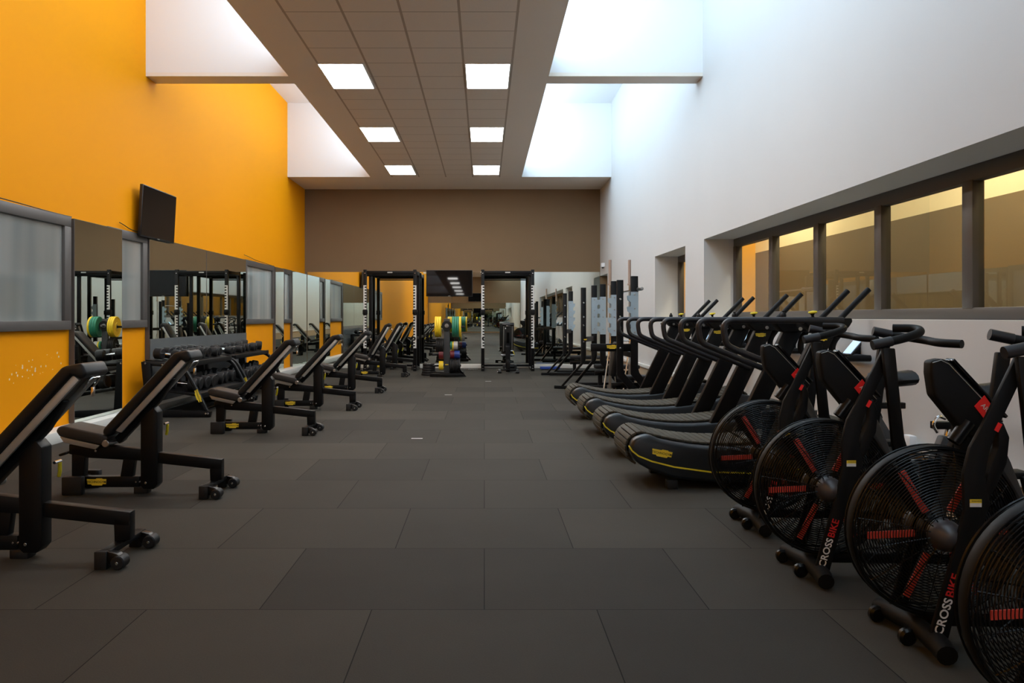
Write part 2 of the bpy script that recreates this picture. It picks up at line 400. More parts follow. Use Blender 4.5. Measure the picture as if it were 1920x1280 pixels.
# tan skirting and white trunking along the right wall, ledge along the left and back walls
struct('baseboard_right', MB().box(XR-.02, XR, YR, YB, 0, .37), 'tan_board', smooth=False)
struct('trim_30', MB().box(XR-.045, XR, YR, YB, .37, .43, .004), 'plinth')
struct('baseboard_left', MB().box(XL, XL+.22, -4, YB-.22, 0, .12, .005), 'plinth')
struct('baseboard_back', MB().box(XL, XR-.05, YB-.22, YB, 0, .10, .005), 'plinth')
for y, lab in ((5.80, 'white double socket box with a black plug on the right wall trunking, nearer of two'), (7.30, 'white socket box on the right wall trunking behind the fan bikes, farther of two')):
    t = thing('socket_box', lab, 'socket', (XR-.045, y, .44))
    MB().box(-.05, 0, -.05, .05, -.055, .055, .006).build('housing', 'white_paint', t)
    MB().box(-.055, -.001, .052, .115, -.055, .05, .01).build('plug', 'plug_black', t)

# ------------------------------------------------------------------ left wall: windows and mirrors
def wall_window(n, y0, y1, cable=True):
    x0 = XL; f = MB(); z0, z1 = 1.16, 2.40
    f.box(x0, x0+.05, y0, y1, z0, z0+.10, .005).box(x0, x0+.05, y0, y1, z1-.11, z1, .005)
    f.box(x0, x0+.05, y0, y0+.12, z0+.1, z1-.11, .005).box(x0, x0+.05, y1-.15, y1, z0+.1, z1-.11, .005)
    w_ = struct('window_%d' % n, f, 'window_frame_grey'); w_['label'] = 'grey framed frosted window in the orange wall, ' + {4: 'nearest the camera', 5: 'the narrow one by the television', 6: 'beyond the dumbbell racks', 7: 'last before the back corner'}[n]
    MB().box(x0+.004, x0+.015, y0+.1, y1-.13, z0+.09, z1-.1).build('pane', 'frosted_glass', w_, smooth=False)
wall_window(4, 5.6, 9.38); wall_window(5, 10.30, 11.50); wall_window(6, 16.22, 18.46); wall_window(7, 19.28, 20.12)
def mirror(y0, y1, lab, grp=None):
    m_ = MB().box(XL+.052, XL+.062, y0, y1, .125, 2.385)
    t = tag(m_.build('wall_mirror', 'mirror', smooth=False), lab, 'mirror', grp)
    e = MB()
    for y in (y0, y1): e.box(XL+.002, XL+.0625, y-.004, y+.004, .125, 2.387)
    e.box(XL+.002, XL+.0625, y0, y1, 2.385, 2.389); e.build('edge', 'window_frame_grey', t)
mirror(9.42, 10.66, 'tall frameless wall mirror between the two nearest frosted windows')
mirror(11.53, 13.89, 'large wall mirror under the television, behind the near dumbbell rack')
mirror(13.91, 16.2, 'large wall mirror behind the far dumbbell rack')
mirror(18.50, 19.26, 'narrow wall mirror in front of the second last frosted window of the orange wall')
mirror(20.14, 21.74, 'last wall mirror of the orange wall, reaching the back corner')
tag(MB().box(XL+.066, XL+.072, 11.53, 16.2, .125, 1.0).build('protective_panel', 'grey_film', smooth=False), 'grey protective panel across the foot of the mirrors behind the dumbbells', 'panel')
# cables sagging along the window heads
for y0, y1, lab in ((5.8, 9.42, 'thin dark cable sagging over the head of the nearest frosted window'), (10.66, 11.52, 'thin dark cable over the narrow frosted window beside the television'), (16.2, 18.5, 'thin dark cable over the frosted window beyond the dumbbell racks')):
    pts = [(XL+.03, y0+(y1-y0)*t/12, 2.408+.075*(1-t/12)**2+.004*math.sin(t)) for t in range(13)]
    tag(MB().tube(pts, .006, 5).build('cable', 'plug_black'), lab, 'cable')
# back wall mirror panels
bx = [XL+.07, -2.72, -.83, 1.06, XR-.01]
labs = ['back wall mirror panel in the left corner beside the orange wall', 'back wall mirror panel behind the left power rack',
        'back wall mirror panel behind the plate tree and the right power rack', 'back wall mirror panel in the right corner beside the white wall']
for i in range(4):
    tag(MB().box(bx[i]+.002, bx[i+1]-.002, YB-.02, YB-.005, .11, 2.45).build('back_wall_mirror', 'mirror', smooth=False), labs[i], 'mirror')
tag(MB().box(XL+.05, XR-.05, YR+.005, YR+.02, .11, 2.45).build('rear_wall_mirror', 'mirror', smooth=False), 'mirror along the brown wall behind the camera, seen only in reflection', 'mirror')

# ------------------------------------------------------------------ televisions
def television(lab, loc, rz, tilt, w_=1.2, h_=.68):
    t = thing('television', lab, 'television', loc, rz)
    R_ = Matrix.Rotation(tilt, 3, 'X')
    b = MB(); b.box(-w_/2, w_/2, -.0, .045, -h_/2, h_/2, .006, rot=R_); b.build('casing', 'bezel', t)
    MB().box(-w_/2+.012, w_/2-.012, -.004, .001, -h_/2+.018, h_/2-.012, rot=R_).build('screen', 'screen_black', t, smooth=False)
    a = MB().box(-.12, .12, .04, .12, -.16, .16, .004); a.build('wall_bracket', 'black_matte', t)
    MB().box(-.03, .03, -.008, 0, -h_/2+.004, -h_/2+.014, rot=R_).build('logo', 'silver', t)
    return t
television('wall television over the mirrors on the orange wall', (XL+.125, 11.72, 2.70), PI/2, math.radians(3))
television('wall television on the brown back wall between the power racks', (-.89, YB-.125, 2.16), 0, math.radians(-1), 1.18, .67)
television('wall television on the brown wall behind the camera', (-.7, YR+.125, 2.9), PI, math.radians(6), 1.2, .68)
# ------------------------------------------------------------------ ceiling lights
def ceiling_light():
    t = thing('ceiling_light', '', 'ceiling light')
    f = MB()
    for a in ((-.3, .3, -.6, -.585), (-.3, .3, .585, .6), (-.3, -.285, -.6, .6), (.285, .3, -.6, .6)): f.box(*a, -.012, 0)
    f.build('frame', 'white_paint', t)
    MB().box(-.285, .285, -.585, .585, -.006, -.001).build('diffuser', 'lamp_diffuser', t, smooth=False)
    return t
cl0 = ceiling_light(); first = True
rows = ['nearest', 'middle', 'farthest']
for k in list(range(-9, -4)) + [-1, 0, 1, 2]:
    for side, x in (('left', -1.86), ('right', .045)):
        y = 11.56+3.68*k
        lab = ('%s lit square panel in the %s row of ceiling lights' % (rows[k], side)) if k >= 0 else 'lit ceiling panel behind the camera, %s row, %s' % (side, ['first', 'second', 'third', 'fourth', 'fifth', 'sixth', 'seventh', 'eighth', 'ninth'][-k-1])
        if first: o = cl0; first = False
        else: o = copy_tree(cl0)
        o.location = (x, y, ZC); o['label'] = lab; o['group'] = 'ceiling panel lights'
for y in (1.0, 8.0, 13.6):  # unseen lamps added to brighten the room behind the right-hand glass
    t = thing('corridor_fill_light', 'unseen warm fill lamp added in the room beyond the right windows, at %s' % {1.0: 'its near end', 8.0: 'its middle', 13.6: 'its far end'}[y], 'ceiling light', (4.3, y, 4.56))
    MB().box(-.28, .28, -.6, .6, -.05, 0).build('housing', 'white_paint', t); MB().box(-.25, .25, -.55, .55, -.056, -.05).build('diffuser', 'corridor_fill_glow', t)
# small sensor on the right wall near the back corner
t = thing('wall_sensor', 'small white sensor high on the white wall by the back corner', 'sensor', (XR, 21.0, 2.58))
MB().box(-.09, 0, -.06, .06, -.05, .05, .015).build('casing', 'white_paint', t); MB().lathe([(.03, 0), (.02, .03), (0, .035)], (-.045, 0, -.05), (0, 0, -1), 12).build('lens', 'plug_black', t)

# ------------------------------------------------------------------ yellow badge with the maker's word
def badge(parent, x, y, z, w_, ang=0, M=None, name='badge'):
    h_ = w_*.30; a = w_/2; b_ = h_/2
    pts = [(-a, b_), (-.1*a, b_), (0, b_*1.25), (.55*a, b_*1.25), (.62*a, b_), (a, b_), (a*.96, -b_*.7), (a*.62, -b_*.7), (.55*a, -b_*1.15), (-.45*a, -b_*1.15), (-.55*a, -b_*.75), (-a*.9, -b_*.75)]
    m_ = MB().prism(pts, -.0015, .0015)
    m_.m(1).text('TECHNOGYM', w_*.155, Matrix.Translation((0, -.0018, 0)) @ RX, extrude=.0004, bold=w_*.001)
    T = M if M is not None else Matrix.Translation((x, y, z)) @ Matrix.Rotation(-ang, 4, 'Y')
    bmesh.ops.transform(m_.bm, matrix=T, verts=m_.bm.verts)
    return m_.build(name, ['label_yellow', 'black_matte'], parent, smooth=False, recalc=False)

# ------------------------------------------------------------------ adjustable benches
def make_bench(ang=47.3, name='adjustable_bench'):
    t = thing(name, '', 'bench')
    f = MB()
    f.box(-.53, -.02, -.035, .035, .045, .125, .006)                       # lower beam
    f.prism([(-.52, .12), (-.43, .12), (-.42, .33), (-.52, .33)], -.035, .035, .005)
    f.prism([(-.165, .12), (-.075, .12), (-.055, .27), (-.14, .27)], -.03, .03, .005)
    f.prism([(-.54, .36), (-.46, .375), (.01, .325), (.01, .24), (-.40, .262), (-.54, .29)], -.035, .035, .006)
    f.prism([(0, .315), (.585, .25), (.585, .17), (0, .235)], -.035, .035, .006)
    f.prism([(.495, .215), (.585, .205), (.585, .10), (.50, .09)], -.035, .035, .005)
    f.build('frame', 'black_frame', t)
    u = MB(); u.prism([(-.005, .06), (.02, .035), (.09, .035), (.12, .07), (.12, .60), (.085, .64), (.04, .60), (-.005, .56)], -.055, .055, .006)
    u.build('upright', 'black_frame', t)
    for s in (1,):
        ff = MB(); ff.box(-.54, -.47, -.10, .22, .04, .11, .006); ff.build('foot_bar', 'black_frame', t)
    for s in (-1, 1):
        MB().box(-.56, -.41, .06+s*.14-.03, .06+s*.14+.03, 0, .135, .010).build('foot_block', 'rubber', t)
    m_ = MB(); m_.box(-.06, .04, -.045, .045, 0, .05, .006); m_.build('middle_foot', 'rubber', t)
    rb = MB(); rb.box(.50, .56, -.22, .24, .065, .095, .004); rb.build('rear_foot_bar', 'black_frame', t)
    for s in (-1, 1):
        MB().box(.485, .55, s*.215-.03, s*.215+.03, 0, .095, .006).build('rear_foot', 'rubber', t)
        br = MB(); br.prism([(.54, .095), (.60, .08), (.635, .05), (.62, .02), (.55, .03)], s*.205-.028, s*.205+.028, .003)
        bo = br.build('wheel_bracket', 'black_gloss', t)
        MB().disc((.605, s*.205-.042, .036), (0, 1, 0), .036, .084, 20).build('wheel', 'rubber', bo)
        MB().disc((.605, s*.205-.048, .036), (0, 1, 0), .008, .01, 10).build('bolt', 'chrome', bo)
    bl = MB()
    for x, z in ((-.045, .085), (-.018, .085), (.035, .083)): bl.disc((x, -.064 if x > 0 else -.04, z), (0, 1, 0), .006 if x < 0 else .009, .01, 10)
    bl.disc((-.34, -.042, .315), (0, 1, 0), .009, .01, 10); bl.build('bolts', 'chrome', t)['kind'] = 'stuff'
    # seat
    st = MB(); st.prism([(-.585, .475), (-.565, .505), (-.53, .512), (-.25, .452), (-.21, .43), (-.225, .375), (-.27, .37), (-.56, .435)], -.145, .145, .016, seg=3)
    st.build('seat', 'seat_brown', t)
    for y in (-.11, .085):
        MB().prism([(-.57, .43), (-.28, .365), (-.31, .335), (-.54, .385)], y, y+.025, .003).build('seat_rail', 'silver', t)
    # backrest
    a = math.radians(ang); c, s_ = math.cos(a), math.sin(a); hx, hz = -.205, .40
    def Q(l, n): return (hx+l*c-n*s_, hz+l*s_+n*c)
    a2 = a-math.radians(36); c2, s2 = math.cos(a2), math.sin(a2)
    top = Q(.79, .085); bot = Q(.79, .02)
    pad = [Q(.02, .03), Q(.01, .07), Q(.04, .088), top, (top[0]+.105*c2+.0, top[1]+.105*s2), (top[0]+.122*c2+.065*s2, top[1]+.122*s2-.065*c2), (top[0]+.085*c2+.088*s2, top[1]+.085*s2-.088*c2), (bot[0]+.0, bot[1]-.0), Q(.06, .022)]
    bk = MB(); bk.prism(pad, -.14, .14, .018, seg=3); bk.build('backrest', 'leather', t)
    for y in (-.115, .09): MB().prism([Q(.10, -.022), Q(.085, .018), Q(.79, .018), Q(.79, -.022)], y, y+.025, .002).build('backrest_rail', 'silver', t)
    MB().prism([Q(.09, .008), Q(.09, .02), Q(.79, .02), Q(.79, .008)], -.088, .088, .002).build('back_panel', 'leather_grey', t)
    tb = MB(); tb.prism([Q(.0, -.05), Q(.0, .006), Q(.44, .006), Q(.62, -.0), Q(.62, -.02), Q(.44, -.055)], -.035, .035, .006)
    tb.build('backrest_beam', 'black_frame', t)
    k = MB(); k.prism([Q(.24, -.05), Q(.36, -.05), (.11, .60), (.0, .54)], -.04, .04, .004); k.build('adjuster', 'black_frame', t)
    Z = Q; Q = lambda l, n: Z(l-.05, n-.035)
    cb = MB(); cb.tube([(*[Q(.80, -.02)[0]], -.06, Q(.80, -.02)[1]), (Q(.87, -.01)[0], -.06, Q(.87, -.01)[1]), (Q(.87, -.01)[0], .06, Q(.87, -.01)[1]), (Q(.80, -.02)[0], .06, Q(.80, -.02)[1])], .006, 8, bend=.02)
    cb.box(Q(.84, -.045)[0], Q(.84, -.045)[0]+.016, -.07, -.05, Q(.84, -.045)[1]-.05, Q(.84, -.045)[1], .002)
    cb.build('headrest_clip', 'chrome', t)
    hb = MB(); hb.disc((-.215, -.165, .385), (0, 1, 0), .026, .33, 20); hb.build('pivot', 'steel', t)
    hd = MB(); hd.tube([(-.55, -.06, .30), (-.60, -.06, .285), (-.60, .06, .285), (-.55, .06, .30)], .010, 8, bend=.03); hd.build('carry_handle', 'black_matte', t)
    lv = MB(); lv.tube([(.13, .06, .50), (.13, .13, .50)], .009, 8); lo = lv.build('release_lever', 'chrome', t)
    MB().tube([(.13, .12, .49), (.12, .14, .44), (.11, .15, .41)], .011, 8).build('lever_tag', 'yellow', lo)
    badge(t, -.335, -.0365, .085, .145)
    return t
b0 = make_bench()
BL = 'black incline bench, '
spots = [(-1.99-.53, 6.30, 0, 'second from the camera, its brown seat toward the orange wall'),
         (-1.96-.53, 4.61, 0, 'nearest the camera, cut by the left edge of the photo'),
         (-1.95-.53, 9.54, 0, 'third from the camera, in front of the near dumbbell rack'),
         (-1.87-.53, 12.02, 0, 'fourth from the camera, beside the far dumbbell rack'),
         (-1.82-.53, 14.72, 0, 'fifth from the camera, in front of the frosted window beyond the racks')]
for i, (x, y, rz, lab) in enumerate(spots):
    if i == 0: o = b0; o.location = (x, y, 0); o['label'] = BL+lab; o['group'] = 'adjustable benches along the orange wall'
    else: dup(b0, (x, y, 0), rz, BL+lab, 'adjustable benches along the orange wall')
b6 = make_bench(60); b6.location = (-1.75-.53, 18.6, 0); b6['label'] = BL+'farthest of the row, back set steep, before the left power rack'; b6['group'] = 'adjustable benches along the orange wall'
dup(b6, (.56, 20.2, 0), -PI/2, BL+'standing inside the right power rack', 'adjustable benches by the back wall')
dup(b6, (-2.27, 21.05, 0), 0, BL+'standing inside the left power rack', 'adjustable benches by the back wall')

# ------------------------------------------------------------------ curved treadmills
def belt_z(x):
    if x < .75: return .33+.09*((.75-x)/.62)**2
    return .33+.16*((x-.75)/.95)**2
def make_mill():
    t = thing('curved_treadmill', '', 'treadmill')
    m_ = MB(); Y0, Y1 = -.27, .27
    path = []
    for i in range(9):                                   # round the rear roller
        a = math.radians(250-160*i/8); path.append((.125+.125*math.cos(a), .295+.125*math.sin(a)))
    x = .16
    while x < 1.74: path.append((x, belt_z(x))); x += .058
    for i in range(1, 6):
        a = math.radians(90-130*i/5); path.append((1.73+.10*math.cos(a), .385+.10*math.sin(a)))
    for (ax, az), (bx_, bz) in zip(path, path[1:]):
        d = Vector((bx_-ax, 0, bz-az)); g = d.normalized()*.003
        m_.bar((ax+g.x, (Y0+Y1)/2, az+g.z), (bx_-g.x, (Y0+Y1)/2, bz-g.z), Y1-Y0, .016, up=(-d.z, 0, d.x), bev=.003)
    m_.build('running_belt', 'mill_belt', t)
    iv = MB(); iv.prism([(.06, .29), (.13, .38), (.4, .34), (.75, .305), (1.2, .33), (1.7, .44), (1.78, .38), (1.7, .2), (1.3, .09), (.5, .08), (.15, .18)], -.265, .265)
    iv.build('inner_body', 'black_matte', t)
    top = [(.10, .405), (.16, .415)] + [(x/100, belt_z(x/100)-.012) for x in range(24, 176, 12)]
    bot = [(1.84, .44), (1.87, .36), (1.82, .22), (1.65, .12), (1.4, .065), (1.0, .05), (.6, .055), (.35, .085), (.18, .14), (.07, .20), (.02, .27), (.02, .34), (.05, .385)]
    for s in (-1, 1):
        sh = MB(); sh.prism(top+bot, min(s*.275, s*.385), max(s*.275, s*.385), .028, seg=4)
        so = sh.build('side_shell', 'mill_shell', t)
        pts = [(.012, .325), (.03, .295), (.08, .255), (.18, .215), (.35, .172), (.62, .135), (.95, .125), (1.25, .15), (1.5, .215), (1.75, .33)]
        st = MB()
        for (ax, az), (bx_, bz) in zip(pts, pts[1:]):
            st.bar((ax, s*.386, az), (bx_, s*.386, bz), .004, .011)
        st.bar((.010, s*.36, .325), (.012, s*.386, .325), .004, .011, up=(0, 0, 1))
        st.build('accent_stripe', 'yellow', so)
        up = MB(); up.prism([(.97, .28), (1.15, .30), (1.58, 1.20), (1.59, 1.285), (1.45, 1.285), (1.42, 1.20)], min(s*.30, s*.375), max(s*.30, s*.375), .012)
        uo = up.build('upright', 'black_frame', t)
        bo = MB(); bo.disc((1.30, s*.375, 1.21), (0, s, 0), .014, .006, 14); bo.build('bolt', 'steel', uo)
        hr = MB(); hr.tube([(1.62, s*.38, 1.275), (.71, s*.38, 1.275), (.74, s*.38, 1.085), (.83, s*.38, 1.045), (1.36, s*.38, .83)], .025, 12, bend=.10, bseg=7)
        hr.build('handrail', 'mill_rail', t)
        tr = MB(); tr.prism([(1.28, 1.292), (1.68, 1.292), (1.685, 1.265), (1.66, 1.225), (1.60, 1.175), (1.40, 1.175), (1.34, 1.24)], min(s*.40, s*.27), max(s*.40, s*.27), .010)
        tr.build('handrail_cover', 'black_matte', t)
        MB().tube([(1.62, s*.34, 1.19), (1.56, s*.32, 1.10), (1.56, s*.32, 1.0), (1.66, s*.30, .985), (1.86, s*.30, .985)], .026, 10, bend=.06).build('front_bar', 'black_matte', t)
        MB().tube([(1.66, s*.19, 1.27), (1.90, s*.19, 1.515)], .022, 14).build('push_handle', 'black_matte', t)
        MB().box(.3, .38, s*.33-.04, s*.33+.04, 0, .07, .005).build('foot', 'rubber', t)
        MB().box(1.5, 1.58, s*.33-.04, s*.33+.04, 0, .11, .005).build('foot', 'rubber', t)
    cb = MB(); cb.box(1.50, 1.66, -.3, .3, 1.20, 1.285, .012); cb.build('crossbar', 'black_matte', t)
    MB().tube([(1.84, -.30, .985), (1.84, .30, .985)], .026, 10).build('lower_crossbar', 'black_matte', t)
    tl = Matrix.Rotation(math.radians(40), 3, 'Y')
    cn = MB(); cn.box(1.80, 1.82, -.08, .08, 1.01, 1.20, .006, rot=tl, piv=(1.79, 0, 1.0)); co = cn.build('console', 'bezel', t)
    MB().box(1.796, 1.80, -.07, .07, 1.02, 1.19, rot=tl, piv=(1.79, 0, 1.0)).build('screen', 'tablet', co)
    MB().prism([(1.835, 1.0), (1.90, 1.0), (1.945, 1.08), (1.90, 1.09)], -.07, .07, .008).build('console_mount', 'black_matte', t)
    ye = MB(); ye.lathe([(.022, 0), (.034, .008), (.03, .018), (0, .022)], (1.40, -.36, 1.325), (-.1, 0, 1), 18); ys = MB(); ys.lathe([(.014, 0), (.010, .02), (.018, .036)], (1.40, -.36, 1.29), (-.1, 0, 1), 12)
    yo = ys.build('brake_lever', 'black_matte', t); y2 = ye.build('lever_cap', 'yellow', yo); y2['label'] = 'yellow cap'
    kb = MB(); kb.lathe([(.012, 0), (.02, .01), (.024, .025), (.02, .045), (.011, .055), (.012, .066), (0, .068)], (1.42, .33, 1.285), (0, 0, 1), 16); kb.build('resistance_knob', 'rubber', t)
    badge(t, .255, -.3875, .275, .155, -.19, name='side_badge'); badge(t, 1.455, -.3765, 1.135, .095, .0, name='upright_badge')
    return t
m0 = make_mill()
ML = 'black curved treadmill with yellow stripe, '
mills = [(6.78, 'nearest of the row, beside the fan bikes'), (8.18, 'second of the row from the camera'), (9.60, 'third of the row from the camera'), (11.06, 'farthest of the row, beside the bench press racks')]
for i, (y, lab) in enumerate(mills):
    o = m0 if i == 0 else copy_tree(m0)
    o.location = (1.08, y, 0); o['label'] = ML+lab; o['group'] = 'curved treadmills along the white wall'

# ------------------------------------------------------------------ fan bikes
def make_bike():
    t = thing('fan_bike', '', 'exercise bike'); FC = (0, 0, .447); R = .333
    def cage(s):
        m_ = MB(); rs = [.075+.0105*i for i in range(24)]
        def yy(r): q = r/R; return s*(.030+.078*math.sqrt(max(0, 1-q*q*.93)))
        for r in rs:
            m_.tube([(r*math.cos(2*PI*k/56), yy(r), FC[2]+r*math.sin(2*PI*k/56)) for k in range(56)], .0021, 4, closed=True)
        for k in range(16):
            a = 2*PI*(k+.3)/16
            m_.tube([(r*math.cos(a+.10*(r/R)), yy(r)-s*.003, FC[2]+r*math.sin(a+.10*(r/R))) for r in (.06, .12, .18, .24, .29, .325)], .0028, 4)
        return m_
    cage(-1).build('guard_front', 'black_gloss', t)
    cage(1).build('guard_back', 'black_gloss', t)
    rim = MB(); prof = [(.326, -.020), (.334, -.024), (.338, -.014), (.338, .014), (.334, .024), (.326, .020), (.324, .01), (.326, .0), (.324, -.01)]
    n = 64; rings = []
    for k in range(n):
        a = 2*PI*k/n; rings.append([rim.bm.verts.new((r*math.cos(a), y, FC[2]+r*math.sin(a))) for r, y in prof])
    for k in range(n):
        A, B = rings[k], rings[(k+1) % n]
        for j in range(len(prof)): rim.bm.faces.new((A[j], A[(j+1) % len(prof)], B[(j+1) % len(prof)], B[j]))
    rim.build('guard_rim', 'black_matte', t)
    rr = MB()
    for r, y in ((.336, -.034), (.331, -.046), (.320, -.052), (.336, .034), (.331, .046), (.320, .052)):
        rr.tube([(r*math.cos(2*PI*k/64), y, FC[2]+r*math.sin(2*PI*k/64)) for k in range(64)], .004, 6, closed=True)
    rr.build('rim_wire', 'black_gloss', t)
    hb = MB(); hb.disc((0, -.03, FC[2]), (0, 1, 0), .055, .06, 24); fan = hb.build('fan_hub', 'black_matte', t)
    for k in range(6):
        a = math.radians(60*k+2); ca, sa = math.cos(a), math.sin(a)
        def W(r, o_, y): return (r*ca-o_*sa, y, FC[2]+r*sa+o_*ca)
        b_ = bmesh.new()
        ring = [W(.06, .0, -.035), W(.30, .0, -.045), W(.30, .035, .035), W(.06, .02, .03)]
        off = Vector((-sa*.003, .002, ca*.003))
        A = [b_.verts.new(p) for p in ring]; B = [b_.verts.new(Vector(p)+off) for p in ring]
        b_.faces.new(A); b_.faces.new(B[::-1])
        for i in range(4): b_.faces.new((A[i], B[i], B[(i+1) % 4], A[(i+1) % 4]))
        m_ = MB(); m_._merge(b_)
        bo = m_.build('fan_blade', 'black_matte', t, smooth=False)
        st = MB(); b2 = bmesh.new(); ring = [W(.095, -.014, -.052), W(.285, -.014, -.062), W(.285, .014, -.060), W(.095, .014, -.05)]
        A = [b2.verts.new(p) for p in ring]; B = [b2.verts.new(Vector(p)+Vector((0, .006, 0))) for p in ring]
        b2.faces.new(A); b2.faces.new(B[::-1])
        for i in range(4): b2.faces.new((A[i], B[i], B[(i+1) % 4], A[(i+1) % 4]))
        st._merge(b2); st.build('blade_edge', 'red_blade', bo, smooth=False)['label'] = 'red strip on the blade'
    for s in (-1, 1):
        c_ = MB(); c_.lathe([(0, .075), (.028, .068), (.05, .045), (.062, .015), (.064, -.02), (.05, -.03)], (0, s*.095, FC[2]), (0, s, 0), 28); c_.build('hub_cap', 'hub_cap', t)
    # front fork: near and far legs, with bulging covers
    fork = [(-.105, .055), (-.03, .055), (.045, .33), (.095, .47), (.135, .585), (.115, .70), (.135, .80), (.175, .90), (.285, 1.13), (.235, 1.155), (.11, .90), (.055, .80), (.03, .70), (.035, .56), (-.005, .40)]
    fo = None
    for s in (-1, 1):
        y0, y1 = sorted((s*.150, s*.172)); f = MB(); f.prism(fork if s < 0 else [p for p in fork if p[1] < .75], y0, y1, .006)
        q = f.build('fork', 'black_matte', t); fo = q if s < 0 else fo
        c_ = MB(); c_.prism([(.125, .60), (.155, .64), (.20, .74), (.21, .84), (.185, .90), (.165, .885), (.165, .80), (.125, .70), (.11, .62)], *sorted((s*.125, s*.17)), .008)
        c_.build('fork_cover', 'black_matte', t)
    tx = MB(); d = math.atan2(.34, .105)
    def along(l, yv): return face_cam(-.068+l*math.cos(d), yv, .085+l*math.sin(d), d)
    tx.text('CROSS', .047, along(.075, -.1735), bold=.0008, extrude=.0006); tx.build('lettering', 'white_paint', fo, smooth=False, recalc=False)
    tx = MB(); tx.text('BIKE', .047, along(.198, -.1735), bold=.0008, extrude=.0006); tx.build('lettering', 'red', fo, smooth=False, recalc=False)
    MB().prism([(.146, .868), (.162, .898), (.176, .890), (.160, .860)], -.1765, -.172).build('fork_badge', 'bright_red', fo, smooth=False)['label'] = 'small bright red badge'
    wl = MB(); wl.box(.053, .098, -.1745, -.172, .575, .603).m(1).box(.053, .098, -.1748, -.172, .590, .604); wl.m(2)
    wl.text('WARNING', .008, face_cam(.078, -.1752, .597), extrude=.0002)
    wl.build('warning_label', ['white_paint', 'label_yellow', 'plug_black'], fo, smooth=False, recalc=False)
    # stabilisers and base
    sb = MB(); sb.tube([(-.085, -.27, .045), (-.075, -.20, .055), (-.07, 0, .07), (-.075, .20, .055), (-.085, .27, .045)], .036, 14, rad=[.038, .042, .036, .042, .038]); sb.build('front_stabiliser', 'black_matte', t)
    for y in (-.05, .21):
        MB().disc((-.125, y-.02, .035), (0, 1, 0), .035, .04, 20, ch=.3).build('transport_wheel', 'black_gloss', t)
    MB().bar((-.08, 0, .09), (1.10, 0, .075), .05, .05, bev=.008).build('base_tube', 'black_frame', t)
    MB().tube([(1.10, -.26, .04), (1.10, .26, .04)], .036, 14).build('rear_stabiliser', 'black_matte', t)
    # crank housing, cranks and pedals
    hs = MB(); hs.prism([(.37, .42), (.39, .54), (.45, .59), (.53, .56), (.56, .46), (.54, .36), (.46, .30), (.38, .33)], -.05, .05, .015); hs.build('chain_cover', 'dark_body', t)
    MB().prism([(.14, .77), (.16, .87), (.24, .85), (.30, .72), (.37, .54), (.46, .42), (.44, .12), (.36, .12), (.36, .34), (.350, .48), (.31, .60), (.25, .69), (.20, .735)], -.035, .035, .01).build('frame_cover', 'dark_body', t)
    MB().disc((.46, -.08, .48), (0, 1, 0), .035, .16, 18).build('crank_axle', 'steel', t)
    for s in (-1, 1):
        a = math.radians(-78 if s < 0 else 102); ex, ez = .46+.165*math.cos(a), .48+.165*math.sin(a)
        c_ = MB(); c_.bar((.46, s*.085, .48), (ex, s*.095, ez), .018, .028, up=(0, 1, 0), bev=.004); co = c_.build('crank', 'black_frame', t)
        MB().box(ex-.045, ex+.045, min(s*.10, s*.20), max(s*.10, s*.20), ez-.014, ez+.014, .006).build('pedal', 'black_matte', co)
    # seat tube, slider and saddle
    MB().prism([(.60, .70), (.70, .70), (.82, .50), (.98, .12), (.86, .08), (.60, .40), (.52, .50)], -.03, .03, .008).build('seat_tube', 'dark_body', t)
    MB().bar((.60, 0, .55), (.665, 0, .78), .035, .035, bev=.004).build('seat_post', 'chrome', t)
    MB().box(.56, .86, -.025, .025, .735, .772, .004).build('seat_slider', 'black_frame', t)
    hk = MB(); hk.tube([(.57, -.03, .72), (.545, -.03, .76), (.575, -.03, .805), (.61, -.03, .79)], .008, 8, bend=.02); hk.build('seat_lever', 'chrome', t)
    MB().lathe([(0, 0), (.022, .005), (.026, .025), (.018, .05), (.008, .055), (.008, .09)], (.70, 0, .655), (0, 0, 1), 16).build('seat_knob', 'black_matte', t)
    sd = MB(); ns = 14
    rings = []
    for i in range(ns):
        u = i/(ns-1); x = .62+.30*u; hw = .028+.10*max(0, (u-.25)/.75)**1.1; hh = .05
        if i in (0, ns-1): hw *= .4; hh = .015
        zc = .905+.02*u**2
        rings.append([sd.bm.verts.new((x, hw*math.cos(2*PI*k/14), zc+hh*math.sin(2*PI*k/14)*(1 if math.sin(2*PI*k/14) > 0 else .9))) for k in range(14)])
    for A, B in zip(rings, rings[1:]):
        for k in range(14): sd.bm.faces.new((A[k], A[(k+1) % 14], B[(k+1) % 14], B[k]))
    sd.bm.faces.new(rings[0]); sd.bm.faces.new(rings[-1]); sd.build('saddle', 'leather', t)
    MB().bar((.72, 0, .77), (.76, 0, .89), .03, .03).build('saddle_post', 'steel', t)
    # console
    pr = [(-.022, 1.075), (-.020, 1.125), (.03, 1.135), (.06, 1.118), (.275, .885), (.235, .84), (.17, .80), (.11, .84), (-.008, .985)]
    cn = MB(); cn.prism(pr, -.034, .034, .012, seg=3); co = cn.build('console', 'black_matte', t)
    MB().prism([(.065, 1.125), (.075, 1.135), (.29, .905), (.28, .895)], -.030, .030, .003).build('screen', 'screen_black', co)
    ln = MB(); ln.tube([(-.016, -.035, 1.118), (.018, -.035, 1.128), (.05, -.035, 1.112), (.262, -.035, .888)], .0018, 5); ln.build('edge_trim', 'silver', co)
    MB().prism([(.150, .945), (.19, .988), (.228, .935), (.190, .892)], -.0375, -.033).m(0).build('side_badge', 'bright_red', co, smooth=False)['label'] = 'bright red badge'
    MB().text('AR', .026, face_cam(.190, -.0380, .94, -.85), extrude=.0003).build('lettering', 'white_paint', co, smooth=False, recalc=False)
